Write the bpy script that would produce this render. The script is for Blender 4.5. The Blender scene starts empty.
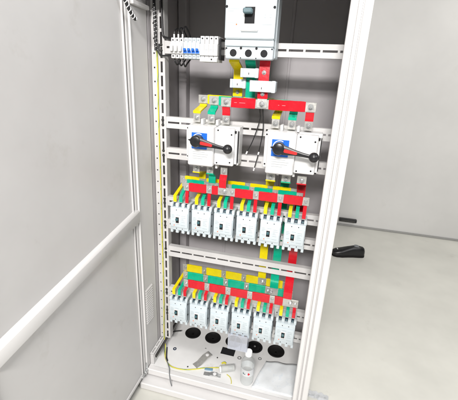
import bpy, bmesh, math, random
from mathutils import Vector, Matrix
random.seed(7)
scene = bpy.context.scene
COL = scene.collection

# ------------------------------------------------------------------ camera
yaw, pitch, roll = 0.23737745, 0.34918325, -0.04686743
fwd = Vector((-math.sin(yaw)*math.cos(pitch), math.cos(yaw)*math.cos(pitch), -math.sin(pitch)))
rgt = Vector((math.cos(yaw), math.sin(yaw), 0)); dwn = fwd.cross(rgt)
r2 = math.cos(roll)*rgt + math.sin(roll)*dwn
d2 = -math.sin(roll)*rgt + math.cos(roll)*dwn
cam = bpy.data.objects.new('camera', bpy.data.cameras.new('camera')); COL.objects.link(cam)
M = Matrix.Identity(4)
for i in range(3):
    M[i][0] = r2[i]; M[i][1] = -d2[i]; M[i][2] = -fwd[i]
M[0][3], M[1][3], M[2][3] = 0.5965, -1.30, 0.0
cam.matrix_world = M
cam.data.sensor_fit = 'HORIZONTAL'; cam.data.sensor_width = 36
cam.data.lens = 335.3/458*36
cam.data.clip_start = 0.01; cam.data.clip_end = 100
scene.camera = cam

# ------------------------------------------------------------------ light
world = bpy.data.worlds.new('World'); scene.world = world; world.use_nodes = True
bg = world.node_tree.nodes['Background']
bg.inputs['Color'].default_value = (0.93, 0.96, 1.0, 1); bg.inputs['Strength'].default_value = 0.09
def area(name, loc, target, sx, sy, power, col):
    l = bpy.data.lights.new(name, 'AREA'); l.shape = 'RECTANGLE'; l.size = sx; l.size_y = sy
    l.energy = power; l.color = col
    o = bpy.data.objects.new(name, l); COL.objects.link(o); o.location = loc
    o.rotation_euler = (Vector(target)-Vector(loc)).to_track_quat('-Z', 'Y').to_euler()
    return o
area('ceiling_lamp', (0.62, -3.40, 1.45), (0.40, 0.0, -0.7), 1.0, 0.40, 215, (1.0, 0.97, 0.94))
area('added_fill_near', (0.50, -1.05, 1.45), (0.42, -0.35, -1.4), 1.0, 0.30, 18, (1.0, 0.97, 0.94))  # added fill that brightens the cabinet floor and sill, no known fixture
area('ceiling_lamp_side', (2.7, -1.25, 1.30), (-0.05, -0.4, -0.6), 1.0, 0.6, 36, (0.97, 0.98, 1.0))
area('added_fill_far', (2.6, 0.9, 1.45), (2.3, 1.0, -1.4), 1.2, 0.5, 36, (1.0, 0.97, 0.93))  # added light to lift the room floor beyond the cabinet
vs = scene.view_settings
vs.view_transform = 'Standard'; vs.look = 'None'; vs.gamma = 1; vs.exposure = -0.2
vs.use_curve_mapping = False

# ------------------------------------------------------------------ materials
MATS = {}
def mat(name, col, rough=0.5, metal=0.0, var=0.06, vscale=6.0, bump=0.0, bscale=300.0, spec=0.5, coat=0.0, dirt=None):
    m = bpy.data.materials.new(name); m.use_nodes = True
    nt = m.node_tree; b = nt.nodes['Principled BSDF']
    b.inputs['Roughness'].default_value = rough; b.inputs['Metallic'].default_value = metal
    b.inputs['Specular IOR Level'].default_value = spec
    b.inputs['Coat Weight'].default_value = coat
    tc = nt.nodes.new('ShaderNodeTexCoord')
    n = nt.nodes.new('ShaderNodeTexNoise'); n.inputs['Scale'].default_value = vscale
    n.inputs['Detail'].default_value = 7; n.inputs['Roughness'].default_value = 0.62
    nt.links.new(tc.outputs['Object'], n.inputs['Vector'])
    rp = nt.nodes.new('ShaderNodeValToRGB')
    rp.color_ramp.elements[0].position = 0.3; rp.color_ramp.elements[1].position = 0.7
    lo = [max(0, c*(1-var*1.6)) for c in col]; hi = [min(1, c*(1+var)) for c in col]
    rp.color_ramp.elements[0].color = (*lo, 1); rp.color_ramp.elements[1].color = (*hi, 1)
    nt.links.new(n.outputs['Fac'], rp.inputs['Fac'])
    out = rp.outputs['Color']
    if dirt:
        n3 = nt.nodes.new('ShaderNodeTexNoise'); n3.inputs['Scale'].default_value = dirt[1]; n3.inputs['Detail'].default_value = 9
        n3.inputs['Roughness'].default_value = 0.7
        nt.links.new(tc.outputs['Object'], n3.inputs['Vector'])
        r3 = nt.nodes.new('ShaderNodeValToRGB'); r3.color_ramp.elements[0].position = dirt[2]; r3.color_ramp.elements[1].position = dirt[2]+0.12
        r3.color_ramp.elements[0].color = (0, 0, 0, 1); r3.color_ramp.elements[1].color = (dirt[3],)*3+(1,)
        nt.links.new(n3.outputs['Fac'], r3.inputs['Fac'])
        mx = nt.nodes.new('ShaderNodeMix'); mx.data_type = 'RGBA'
        nt.links.new(r3.outputs['Color'], mx.inputs['Factor'])
        nt.links.new(out, mx.inputs['A']); mx.inputs['B'].default_value = (*dirt[0], 1)
        out = mx.outputs['Result']
    nt.links.new(out, b.inputs['Base Color'])
    mr = nt.nodes.new('ShaderNodeMapRange'); mr.inputs['To Min'].default_value = max(0.02, rough-0.1); mr.inputs['To Max'].default_value = min(1, rough+0.1)
    nt.links.new(n.outputs['Fac'], mr.inputs['Value']); nt.links.new(mr.outputs['Result'], b.inputs['Roughness'])
    if bump:
        n2 = nt.nodes.new('ShaderNodeTexNoise'); n2.inputs['Scale'].default_value = bscale; n2.inputs['Detail'].default_value = 3
        nt.links.new(tc.outputs['Object'], n2.inputs['Vector'])
        bp = nt.nodes.new('ShaderNodeBump'); bp.inputs['Strength'].default_value = bump; bp.inputs['Distance'].default_value = 0.001
        nt.links.new(n2.outputs['Fac'], bp.inputs['Height']); nt.links.new(bp.outputs['Normal'], b.inputs['Normal'])
    MATS[name] = m
    return m
def clear(name, tint, alpha, rough):
    m = bpy.data.materials.new(name); m.use_nodes = True; nt = m.node_tree
    for n in list(nt.nodes): nt.nodes.remove(n)
    o = nt.nodes.new('ShaderNodeOutputMaterial')
    t = nt.nodes.new('ShaderNodeBsdfTransparent'); t.inputs['Color'].default_value = (*tint, 1)
    g = nt.nodes.new('ShaderNodeBsdfGlossy'); g.inputs['Roughness'].default_value = rough
    d = nt.nodes.new('ShaderNodeBsdfDiffuse'); d.inputs['Color'].default_value = (*tint, 1)
    f = nt.nodes.new('ShaderNodeLayerWeight'); f.inputs['Blend'].default_value = 0.18
    m1 = nt.nodes.new('ShaderNodeMixShader'); m1.inputs[0].default_value = alpha
    nt.links.new(t.outputs[0], m1.inputs[1]); nt.links.new(d.outputs[0], m1.inputs[2])
    m2 = nt.nodes.new('ShaderNodeMixShader')
    fm = nt.nodes.new('ShaderNodeMath'); fm.operation = 'MULTIPLY'; fm.inputs[1].default_value = 0.7
    nt.links.new(f.outputs['Facing'], fm.inputs[0]); nt.links.new(fm.outputs[0], m2.inputs[0]); nt.links.new(m1.outputs[0], m2.inputs[1]); nt.links.new(g.outputs[0], m2.inputs[2])
    nt.links.new(m2.outputs[0], o.inputs['Surface'])
    MATS[name] = m
DUST = (0.36, 0.34, 0.30)
mat('paint', (0.60, 0.588, 0.582), 0.42, var=0.03, vscale=3, bump=0.12, bscale=700, dirt=(DUST, 5, 0.62, 0.18))
mat('door_paint', (0.57, 0.562, 0.558), 0.38, var=0.05, vscale=2, bump=0.12, bscale=700, dirt=(DUST, 7, 0.60, 0.22))
mat('shaded_paint', (0.39, 0.372, 0.385), 0.5, var=0.05, vscale=4, bump=0.1, bscale=600, dirt=(DUST, 6, 0.6, 0.2))  # same light grey as paint, with the interior shade put into its colour
mat('rail_paint', (0.60, 0.592, 0.588), 0.4, var=0.04, vscale=14, bump=0.08, bscale=500, dirt=(DUST, 25, 0.62, 0.35))
mat('frame_paint', (0.69, 0.68, 0.675), 0.36, var=0.02, vscale=5, bump=0.08, bscale=700, dirt=(DUST, 9, 0.66, 0.2))
mat('floor_plate', (0.78, 0.778, 0.772), 0.4, var=0.05, vscale=7, bump=0.12, bscale=500, dirt=(DUST, 14, 0.60, 0.4))
mat('plastic_white', (0.585, 0.65, 0.685), 0.42, var=0.02, vscale=30, bump=0.05, bscale=900)
mat('plastic_ivory', (0.71, 0.71, 0.71), 0.4, var=0.02, vscale=25, bump=0.05, bscale=900)
mat('plastic_grey', (0.52, 0.55, 0.56), 0.45, var=0.03, vscale=30)
mat('black', (0.012, 0.012, 0.014), 0.32, var=0.2, vscale=40)
mat('rubber', (0.008, 0.007, 0.007), 0.6, var=0.3, vscale=40, bump=0.15, bscale=300, spec=0.3)
mat('hole_dark', (0.008, 0.008, 0.01), 0.8, var=0.1)
mat('navy', (0.02, 0.035, 0.07), 0.4, var=0.2, vscale=60)
mat('teal_toggle', (0.035, 0.11, 0.13), 0.35, var=0.1, vscale=60)
mat('slate_toggle', (0.10, 0.16, 0.18), 0.35, var=0.1, vscale=60)
mat('blue', (0.01, 0.14, 0.62), 0.4, var=0.06, vscale=40)
mat('red', (0.60, 0.008, 0.020), 0.27, var=0.07, vscale=22, bump=0.35, bscale=90)
mat('green', (0.0, 0.42, 0.25), 0.27, var=0.07, vscale=22, bump=0.35, bscale=90)
mat('yellow', (0.82, 0.66, 0.004), 0.27, var=0.06, vscale=22, bump=0.35, bscale=90)
mat('handle_red', (0.72, 0.03, 0.03), 0.35, var=0.05)
mat('orange_mark', (0.85, 0.18, 0.05), 0.5, var=0.02)
mat('tin', (0.55, 0.545, 0.52), 0.38, metal=0.55, var=0.12, vscale=60, bump=0.25, bscale=220)
mat('zinc', (0.55, 0.56, 0.56), 0.3, metal=0.65, var=0.15, vscale=120, bump=0.1)
mat('dark_steel', (0.06, 0.058, 0.055), 0.5, metal=0.4, var=0.2, vscale=40)
mat('print_grey', (0.27, 0.31, 0.33), 0.6, var=0.02)
mat('print_white', (0.80, 0.25, 0.27), 0.6, var=0.02)
mat('white_mark', (0.8, 0.8, 0.8), 0.5, var=0.02)
mat('wire_black', (0.012, 0.012, 0.013), 0.45, var=0.1)
mat('wire_grey', (0.16, 0.17, 0.18), 0.45, var=0.1)
mat('wire_yellow', (0.62, 0.56, 0.03), 0.45, var=0.1)
mat('wire_green', (0.02, 0.24, 0.06), 0.45, var=0.1)
mat('paper', (0.84, 0.87, 0.89), 0.75, var=0.05, vscale=18, dirt=((0.60, 0.68, 0.76), 38, 0.54, 0.45))
mat('room_floor', (0.62, 0.615, 0.565), 0.45, var=0.07, vscale=2.2, bump=0.08, bscale=90, dirt=((0.34, 0.33, 0.29), 4.0, 0.60, 0.25))
mat('room_wall', (0.60, 0.595, 0.58), 0.7, var=0.05, vscale=1.5, bump=0.2, bscale=120, dirt=(DUST, 3, 0.6, 0.2))
mat('skirting', (0.30, 0.30, 0.29), 0.5, var=0.05)
mat('shoe_black', (0.01, 0.01, 0.011), 0.35, var=0.2, bump=0.2, bscale=200)
mat('cap_white', (0.85, 0.86, 0.86), 0.35, var=0.01)
mat('brown_edge', (0.20, 0.13, 0.10), 0.6, var=0.15)
clear('clear_bottle', (0.98, 0.99, 0.99), 0.10, 0.06)
clear('clear_cover', (0.90, 0.92, 0.97), 0.22, 0.12)
clear('clear_tube', (0.90, 0.91, 0.90), 0.35, 0.12)
clear('label_film', (0.88, 0.90, 0.92), 0.55, 0.3)

# ------------------------------------------------------------------ mesh helpers
def box(bm, x0, x1, y0, y1, z0, z1, bev=0.0, seg=1):
    vsx = [bm.verts.new((x, y, z)) for x in (x0, x1) for y in (y0, y1) for z in (z0, z1)]
    f = [(0,1,3,2), (4,6,7,5), (0,4,5,1), (2,3,7,6), (0,2,6,4), (1,5,7,3)]
    fs = [bm.faces.new([vsx[i] for i in q]) for q in f]
    if bev:
        es = list({e for q in fs for e in q.edges})
        bmesh.ops.bevel(bm, geom=es, offset=bev, segments=seg, affect='EDGES', profile=0.5)
def cyl(bm, p0, p1, r0, r1=None, seg=20, cap=True):
    r1 = r0 if r1 is None else r1
    p0, p1 = Vector(p0), Vector(p1); a = (p1-p0).normalized()
    t = Vector((1, 0, 0)) if abs(a.x) < 0.9 else Vector((0, 0, 1))
    u = a.cross(t).normalized(); v = a.cross(u)
    R = []
    for p, r in ((p0, r0), (p1, r1)):
        R.append([bm.verts.new(p + r*(math.cos(2*math.pi*i/seg)*u + math.sin(2*math.pi*i/seg)*v)) for i in range(seg)])
    for i in range(seg):
        j = (i+1) % seg
        bm.faces.new((R[0][i], R[0][j], R[1][j], R[1][i]))
    if cap:
        bm.faces.new(R[0][::-1]); bm.faces.new(R[1])
def lathe(bm, prof, origin, axis='Z', seg=28, close=True):
    ox, oy, oz = origin; rings = []
    for r, h in prof:
        ring = []
        for i in range(seg):
            c, s = math.cos(2*math.pi*i/seg)*r, math.sin(2*math.pi*i/seg)*r
            if axis == 'Z': ring.append(bm.verts.new((ox+c, oy+s, oz+h)))
            else: ring.append(bm.verts.new((ox+c, oy-h, oz+s)))      # axis -Y
        rings.append(ring)
    for a, b in zip(rings, rings[1:]):
        for i in range(seg):
            j = (i+1) % seg
            bm.faces.new((a[i], a[j], b[j], b[i]))
    if close:
        bm.faces.new(rings[0][::-1]); bm.faces.new(rings[-1])
def smooth_path(pts, n=8):
    P = [Vector(p) for p in pts]; P = [2*P[0]-P[1]] + P + [2*P[-1]-P[-2]]; out = []
    for i in range(1, len(P)-2):
        for k in range(n):
            t = k/n; a, b, c, d = P[i-1], P[i], P[i+1], P[i+2]
            out.append(0.5*((2*b) + (c-a)*t + (2*a-5*b+4*c-d)*t*t + (3*b-a-3*c+d)*t**3))
    out.append(P[-2]); return out
def tube(bm, pts, r, seg=10, smooth=True, n=8):
    P = smooth_path(pts, n) if smooth else [Vector(p) for p in pts]
    prev = None; rings = []
    for i, p in enumerate(P):
        a = (P[min(i+1, len(P)-1)] - P[max(i-1, 0)]).normalized()
        if prev is None:
            t = Vector((0, 0, 1)) if abs(a.z) < 0.9 else Vector((1, 0, 0)); u = a.cross(t).normalized()
        else:
            u = (prev - a*prev.dot(a)).normalized()
        prev = u; v = a.cross(u)
        rr = r(i/(len(P)-1)) if callable(r) else r
        rings.append([bm.verts.new(p + rr*(math.cos(2*math.pi*k/seg)*u + math.sin(2*math.pi*k/seg)*v)) for k in range(seg)])
    for a, b in zip(rings, rings[1:]):
        for k in range(seg):
            j = (k+1) % seg; bm.faces.new((a[k], a[j], b[j], b[k]))
    bm.faces.new(rings[0][::-1]); bm.faces.new(rings[-1])
def strap(bm, path, w, th):
    """flat strip: path of (x,y,z) in a YZ run, width along X, thickness along the normal"""
    P = [Vector(p) for p in path]; rings = []
    for i, p in enumerate(P):
        d1 = (P[i]-P[i-1]).normalized() if i else None
        d0 = (P[i+1]-P[i]).normalized() if i < len(P)-1 else None
        ds = [d for d in (d1, d0) if d is not None]
        n = Vector((0, 0, 0))
        for d in ds: n += Vector((0, -d.z, d.y)).normalized() if (abs(d.y)+abs(d.z)) > 1e-6 else Vector((0, -1, 0))
        n.normalize()
        k = 1.0
        if len(ds) == 2:
            n0 = Vector((0, -ds[0].z, ds[0].y)).normalized(); k = 1/max(0.4, n.dot(n0))
        h = n*th*0.5*k; x = Vector((w/2, 0, 0))
        rings.append([bm.verts.new(q) for q in (p-x-h, p+x-h, p+x+h, p-x+h)])
    for a, b in zip(rings, rings[1:]):
        for k in range(4):
            j = (k+1) % 4; bm.faces.new((a[k], a[j], b[j], b[k]))
    bm.faces.new(rings[0][::-1]); bm.faces.new(rings[-1])
def grid_plate(bm, us, vs_, hole, mapf, th):
    """sheet with real rectangular holes; mapf(u,v,d)->(x,y,z)"""
    V = {}
    def v(i, j, d):
        if (i, j, d) not in V: V[(i, j, d)] = bm.verts.new(mapf(us[i], vs_[j], d))
        return V[(i, j, d)]
    nu, nv = len(us)-1, len(vs_)-1
    solid = lambda i, j: 0 <= i < nu and 0 <= j < nv and not hole(i, j)
    for i in range(nu):
        for j in range(nv):
            if not solid(i, j): continue
            bm.faces.new((v(i,j,0), v(i+1,j,0), v(i+1,j+1,0), v(i,j+1,0)))
            bm.faces.new((v(i,j+1,th), v(i+1,j+1,th), v(i+1,j,th), v(i,j,th)))
            for (a, b, di, dj) in (((i,j),(i+1,j),0,-1), ((i+1,j),(i+1,j+1),1,0), ((i+1,j+1),(i,j+1),0,1), ((i,j+1),(i,j),-1,0)):
                if not solid(i+di, j+dj):
                    bm.faces.new((v(*a,0), v(*a,th), v(*b,th), v(*b,0)))
def mesh_of(bm, m, angle=35):
    bmesh.ops.recalc_face_normals(bm, faces=bm.faces)
    me = bpy.data.meshes.new('m'); bm.to_mesh(me); bm.free()
    me.materials.append(MATS[m])
    for p in me.polygons: p.use_smooth = True
    me.set_sharp_from_angle(angle=math.radians(angle))
    return me
def obj(name, data, m=None, parent=None, loc=None):
    if isinstance(data, bmesh.types.BMesh): data = mesh_of(data, m)
    data.name = name
    o = bpy.data.objects.new(name, data); COL.objects.link(o)
    if parent is not None: o.parent = parent
    if loc is not None: o.location = loc
    return o
def tag(o, label, cat, group=None):
    o['label'] = label; o['category'] = cat
    if group: o['group'] = group
    return o
def thing(name, label, cat, loc=(0, 0, 0), group=None):
    o = bpy.data.objects.new(name, None); COL.objects.link(o); o.location = loc; o.empty_display_size = 0.05
    return tag(o, label, cat, group)
def bx(name, m, parent, *a, bev=0.0, seg=1):
    bm = bmesh.new(); box(bm, *a, bev=bev, seg=seg); return obj(name, bm, m, parent)
def copy_tree(o, parent=None):
    c = o.copy(); COL.objects.link(c); c.parent = parent
    for ch in o.children: copy_tree(ch, c)
    return c

# shared bolt meshes, facing -Y, base at origin
def bolt_mesh(rw, rh, h, m):
    bm = bmesh.new()
    lathe(bm, [(rw*0.97, 0), (rw, 0.0004), (rw, 0.0012), (rw*0.96, 0.0016)], (0, 0, 0), 'Y', 20)
    lathe(bm, [(rh*1.08, 0.0016), (rh*1.1, 0.003)], (0, 0, 0), 'Y', 16)
    lathe(bm, [(rh, 0.003), (rh, 0.003+h*0.8), (rh*0.86, 0.003+h)], (0, 0, 0), 'Y', 6)
    lathe(bm, [(rh*0.5, 0.003+h), (rh*0.5, 0.0045+h), (rh*0.4, 0.005+h)], (0, 0, 0), 'Y', 10)
    return mesh_of(bm, m, 30)
BOLT = bolt_mesh(0.0105, 0.0066, 0.005, 'zinc')
BOLT_S = bolt_mesh(0.0075, 0.0046, 0.0035, 'zinc')
BOLT_D = bolt_mesh(0.0062, 0.0042, 0.003, 'dark_steel')

# ------------------------------------------------------------------ setting
ZR = -1.45
bm = bmesh.new(); box(bm, -5, 7, -4, 2.4, ZR-0.05, ZR)
f = obj('floor', bm, 'room_floor'); f['kind'] = 'structure'
bm = bmesh.new(); box(bm, -5, 7, 2.25, 2.4, ZR+0.002, 1.6)
w = obj('wall', bm, 'room_wall'); w['kind'] = 'structure'
bx('skirting', 'skirting', w, -5, 7, 2.238, 2.2495, ZR+0.003, ZR+0.02)

# ------------------------------------------------------------------ cabinet
XL, XR, YF, YB, ZF, ZT = -0.057, 0.713, -0.155, 0.312, -1.37, 0.445
cab = thing('electrical_cabinet', 'light grey steel switchgear cabinet with its door swung open', 'cabinet', (0.33, 0.08, ZR))
CO = Vector(cab.location)
def part(name, bm, m, parent, origin):
    bmesh.ops.translate(bm, verts=bm.verts, vec=-Vector(origin)); return obj(name, bm, m, parent)
def cpart(name, m, *a, bev=0.0, parent=None):
    bm = bmesh.new(); box(bm, *a, bev=bev); return part(name, bm, m, parent or cab, CO)
def cbolt(x, y, z, me, parent=None, name='bolt'):
    o = obj(name, me, None, parent or cab, Vector((x, y, z))-CO); o.rotation_euler = (0, random.uniform(0, 1), 0); return o

back = cpart('back_panel', 'shaded_paint', XL, XR, YB, YB+0.004, ZF, ZT)
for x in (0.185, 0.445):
    cpart('panel_seam', 'shaded_paint', x, x+0.012, YB-0.004, YB-0.0005, ZF, ZT, bev=0.0015, parent=back)
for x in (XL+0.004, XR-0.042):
    cpart('rear_post', 'shaded_paint', x, x+0.038, YB-0.05, YB-0.006, ZF+0.001, ZT-0.001, bev=0.003)
cpart('outer_side_panel', 'dark_steel', XL-0.022, XL-0.018, -0.145, YB+0.004, ZF-0.02, ZT)  # dark colour paints the shade seen through the side panel gap
side = cpart('side_panel', 'paint', XL-0.004, XL, -0.148, -0.029, ZF, ZT, bev=0.001)
cpart('side_panel', 'shaded_paint', XL-0.004, XL, -0.0225, YB-0.001, ZF, ZT, bev=0.001)
for i in range(15):
    z = -0.925 - i*0.0128
    bm = bmesh.new()
    a = [(XL+0.0003, z), (XL+0.0055, z-0.0072), (XL+0.0055, z-0.0082), (XL+0.0003, z-0.0082)]
    v0 = [bm.verts.new((x, -0.136, zz)) for x, zz in a]; v1 = [bm.verts.new((x, -0.074, zz)) for x, zz in a]
    for k in range(4):
        j = (k+1) % 4; bm.faces.new((v0[k], v0[j], v1[j], v1[k]))
    bm.faces.new(v0[::-1]); bm.faces.new(v1)
    part('louvre', bm, 'paint', side, CO)
cpart('side_brace', 'paint', XL+0.0005, XL+0.014, -0.147, -0.030, 0.218, 0.232, bev=0.002)
cpart('side_panel', 'paint', XR, XR+0.004, -0.118, YB, ZF-0.02, ZT, bev=0.001)
cpart('top_panel', 'paint', XL-0.022, XR+0.004, -0.15, YB+0.004, ZT+0.001, ZT+0.005)
# hinge-side edge strip
cpart('front_edge', 'frame_paint', XL-0.012, XL+0.003, -0.156, -0.1485, ZF, ZT, bev=0.0015)
# latch-side front frame: stepped folded profile
prof = [(0.651, -0.118), (0.651, -0.146), (0.6535, -0.149), (0.667, -0.149), (0.6685, -0.147), (0.6685, -0.141), (0.672, -0.141),
        (0.6735, -0.153), (0.676, -0.155), (0.684, -0.155), (0.6855, -0.1525), (0.6855, -0.146), (0.689, -0.146), (0.689, -0.157),
        (0.6915, -0.160), (0.709, -0.160), (0.713, -0.156), (0.713, -0.118)]
bm = bmesh.new()
a = [bm.verts.new((x, y, ZF-0.03)) for x, y in prof]; b = [bm.verts.new((x, y, ZT)) for x, y in prof]
for i in range(len(prof)):
    j = (i+1) % len(prof); bm.faces.new((a[i], a[j], b[j], b[i]))
bm.faces.new(a[::-1]); bm.faces.new(b)
part('front_frame', bm, 'frame_paint', cab, CO)
cpart('top_frame', 'frame_paint', XL+0.004, 0.650, -0.150, -0.12, 0.272, ZT-0.002, bev=0.002)
# slotted uprights
def upright(x0, sgn):
    xs_ = [-0.055, -0.0475, -0.0415, -0.0185, -0.0095, 0.0]
    zs = []; kinds = []
    z = -1.298; zs.append(z)
    while z < ZT-0.06:
        for step, kd in ((0.006, 'g'), (0.014, 's'), (0.006, 'hs'), (0.020, 's'), (0.006, 'g')):
            z += step; zs.append(z); kinds.append(kd)
    us = [x0+sgn*x for x in xs_]
    if sgn < 0: us = us[::-1]
    col = (lambda i: i) if sgn > 0 else (lambda i: len(xs_)-2-i)
    def hole(i, j):
        c = col(i); k = kinds[j]
        return (c == 3 and 's' in k) or (c == 1 and 'h' in k)
    bm = bmesh.new(); grid_plate(bm, us, zs, hole, lambda u, v, d: (u, d, v), 0.002)
    xa, xb = sorted((x0-sgn*0.002, x0)); box(bm, xa, xb, 0.0021, 0.035, -1.298, zs[-1])
    return part('slotted_upright', bm, 'rail_paint', cab, CO)
upright(0.0, 1); upright(0.658, -1)
# mounting rails
RAILS = [(0.122, 0.077), (-0.160, -0.206), (-0.288, -0.334), (-0.506, -0.550), (-0.616, -0.662), (-0.752, -0.806), (-0.979, -1.030), (-1.106, -1.150)]
for zt, zb in RAILS:
    h = zt-zb; zc = (zt+zb)/2
    xs_ = [0.001]; kd = []
    x = 0.001
    while x < 0.64:
        xs_.append(x+0.008); kd.append(0); xs_.append(x+0.058); kd.append(1); x += 0.058
    xs_.append(0.6565); kd.append(0)
    zz = [zb, zb+0.003, zc-0.0038, zc+0.0038, zt-0.003, zt]
    bm = bmesh.new()
    grid_plate(bm, xs_, zz, lambda i, j: kd[i] == 1 and j == 2, lambda u, v, d: (u, d-0.001, v), 0.002)
    box(bm, 0.001, 0.6565, 0.0012, 0.022, zt-0.002, zt-0.0001); box(bm, 0.001, 0.6565, 0.0012, 0.022, zb+0.0001, zb+0.002)
    r = part('mounting_rail', bm, 'rail_paint', cab, CO)
    for dz in (0.008, -0.012):
        cbolt(-0.014, -0.0005, zc+dz, BOLT_D, r)
# floor plate with real cut-outs
HOLES = [(0.073, 0.146, 0.040), (0.192, 0.144, 0.040), (0.309, 0.150, 0.040), (0.428, 0.145, 0.040), (0.545, 0.150, 0.041)]
cu = bpy.data.curves.new('c', 'CURVE'); cu.dimensions = '2D'; cu.fill_mode = 'BOTH'; cu.extrude = 0.001
def spl(pts):
    s = cu.splines.new('POLY'); s.points.add(len(pts)-1)
    for p, q in zip(s.points, pts): p.co = (q[0], q[1], 0, 1)
    s.use_cyclic_u = True
spl([(XL+0.001, -0.126), (XR-0.001, -0.126), (XR-0.001, YB-0.001), (XL+0.001, YB-0.001)])
for x, y, r in HOLES:
    spl([(x+r*math.cos(t*math.pi/20), y+r*math.sin(t*math.pi/20)) for t in range(40)])
SQ = (0.262, 0.335, 0.048, 0.098)
spl([(SQ[0], SQ[2]), (SQ[1], SQ[2]), (SQ[1], SQ[3]), (SQ[0], SQ[3])])
co = bpy.data.objects.new('tmp', cu); COL.objects.link(co)
me = bpy.data.meshes.new_from_object(co); bpy.data.objects.remove(co)
me.transform(Matrix.Translation(Vector((0, 0, ZF-0.001))-CO)); me.materials.clear(); me.materials.append(MATS['floor_plate'])
fp = obj('floor_plate', me, None, cab)
for i, (x, y, r) in enumerate(HOLES):
    bm = bmesh.new()
    lathe(bm, [(r-0.004, -0.006), (r+0.0035, -0.0005), (r+0.0045, 0.0012), (r+0.002, 0.0035), (r-0.003, 0.0035), (r-0.006, 0.001), (r*0.5, -0.004), (0.004, -0.006)], (x, y, ZF), 'Z', 40)
    g = part('grommet', bm, 'rubber', fp, CO)
    if i == 3:
        g['label'] = 'black grommet with a stepped cap and pale centre'
        bm = bmesh.new(); lathe(bm, [(0.030, -0.001), (0.030, 0.004), (0.026, 0.006), (0.012, 0.006), (0.011, 0.009), (0.006, 0.009)], (x, y, ZF), 'Z', 28)
        part('grommet_cap', bm, 'rubber', fp, CO)
        bm = bmesh.new(); lathe(bm, [(0.0055, 0.009), (0.0055, 0.0105), (0.004, 0.011)], (x+0.002, y-0.004, ZF), 'Z', 14)
        part('cap_pin', bm, 'zinc', fp, CO)
cpart('cutout_liner', 'hole_dark', SQ[0]-0.01, SQ[1]+0.01, SQ[2]-0.01, SQ[3]+0.01, ZF-0.016, ZF-0.008, parent=fp)
cpart('base_pan', 'dark_steel', XL, XR, -0.12, YB, ZR+0.003, ZR+0.006)
# front beam, gap and plinth
cpart('front_beam', 'frame_paint', XL+0.001, 0.650, -0.155, -0.1265, ZF-0.030, ZF+0.0035, bev=0.003)
cpart('plinth', 'dark_steel', XL-0.018, XR, -0.130, YB, ZR+0.007, ZF-0.034)
cpart('plinth_sill', 'frame_paint', XL-0.016, XR+0.004, -0.203, -0.132, ZR+0.002, ZF-0.042, bev=0.004)
# slotted side bearer along the floor
bm = bmesh.new()
ys = [-0.122]; kd = []
while ys[-1] < 0.27:
    y = ys[-1]; ys += [y+0.010, y+0.045]; kd += [0, 1]
ys.append(ys[-1]+0.008); kd.append(0)
ZBR = -1.302
xx = [XL+0.002, XL+0.008, XL+0.014, XL+0.022]
grid_plate(bm, xx, ys, lambda i, j: kd[j] == 1 and i == 1, lambda u, v, d: (u, v, ZBR-d), 0.002)
br = part('side_bearer', bm, 'rail_paint', cab, CO)
cpart('bearer_web', 'rail_paint', XL+0.002, XL+0.021, -0.121, 0.29, ZF+0.001, ZBR-0.008, bev=0.001, parent=br)
cpart('bearer_ridge', 'rail_paint', XL+0.0265, XL+0.0295, -0.124, 0.29, ZBR-0.016, ZBR, bev=0.0008, parent=br)
cpart('bearer_rail', 'dark_steel', XL+0.030, XL+0.038, -0.123, 0.29, ZBR-0.016, ZBR-0.002, bev=0.001, parent=br)
# door, folded back at a right angle
DY0, DY1, DZ0, DZ1 = -0.157, -0.875, ZF-0.018, ZT-0.01
door = cpart('door', 'door_paint', XL-0.026, XL-0.010, DY1, DY0, DZ0, DZ1, bev=0.002)
for (y0, y1) in ((DY0-0.016, DY0-0.001), (DY0-0.034, DY0-0.0275), (DY1+0.001, DY1+0.018)):
    cpart('door_rim', 'door_paint', XL-0.0102, XL-0.003, y0, y1, DZ0+0.002, DZ1-0.002, bev=0.002, parent=door)
cpart('door_rim', 'door_paint', XL-0.0102, XL-0.003, DY1+0.0185, DY0-0.0345, DZ0+0.002, DZ0+0.018, bev=0.002, parent=door)
bm = bmesh.new()
a = [(XL-0.0099, -0.515), (XL+0.008, -0.527), (XL+0.008, -0.570), (XL-0.0099, -0.584)]
v0 = [bm.verts.new((x, DY0-0.004, z)) for x, z in a]; v1 = [bm.verts.new((x, DY1+0.02, z-0.098)) for x, z in a]
for k in range(4):
    j = (k+1) % 4; bm.faces.new((v0[k], v0[j], v1[j], v1[k]))
bm.faces.new(v0[::-1]); bm.faces.new(v1)
bmesh.ops.bevel(bm, geom=bm.edges[:], offset=0.0015, segments=1, affect='EDGES')
part('stiffener_bar', bm, 'door_paint', door, CO)
cpart('door_edge_seal', 'brown_edge', XL-0.024, XL-0.012, DY1+0.01, DY0-0.002, DZ0-0.004, DZ0-0.0005, parent=door)
for z in (DZ0+0.035, 0.36):
    bm = bmesh.new(); cyl(bm, (XL-0.001, -0.152, z-0.025), (XL-0.001, -0.152, z+0.025), 0.005, seg=12)
    part('hinge', bm, 'zinc', cab, CO)
bm = bmesh.new(); box(bm, XL-0.006, XL+0.008, -0.178, -0.157, ZF-0.012, ZF+0.004, bev=0.002); box(bm, XL-0.004, XL+0.004, -0.205, -0.1785, ZF-0.010, ZF-0.004, bev=0.001)
part('hinge_bracket', bm, 'zinc', door, CO)

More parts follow.
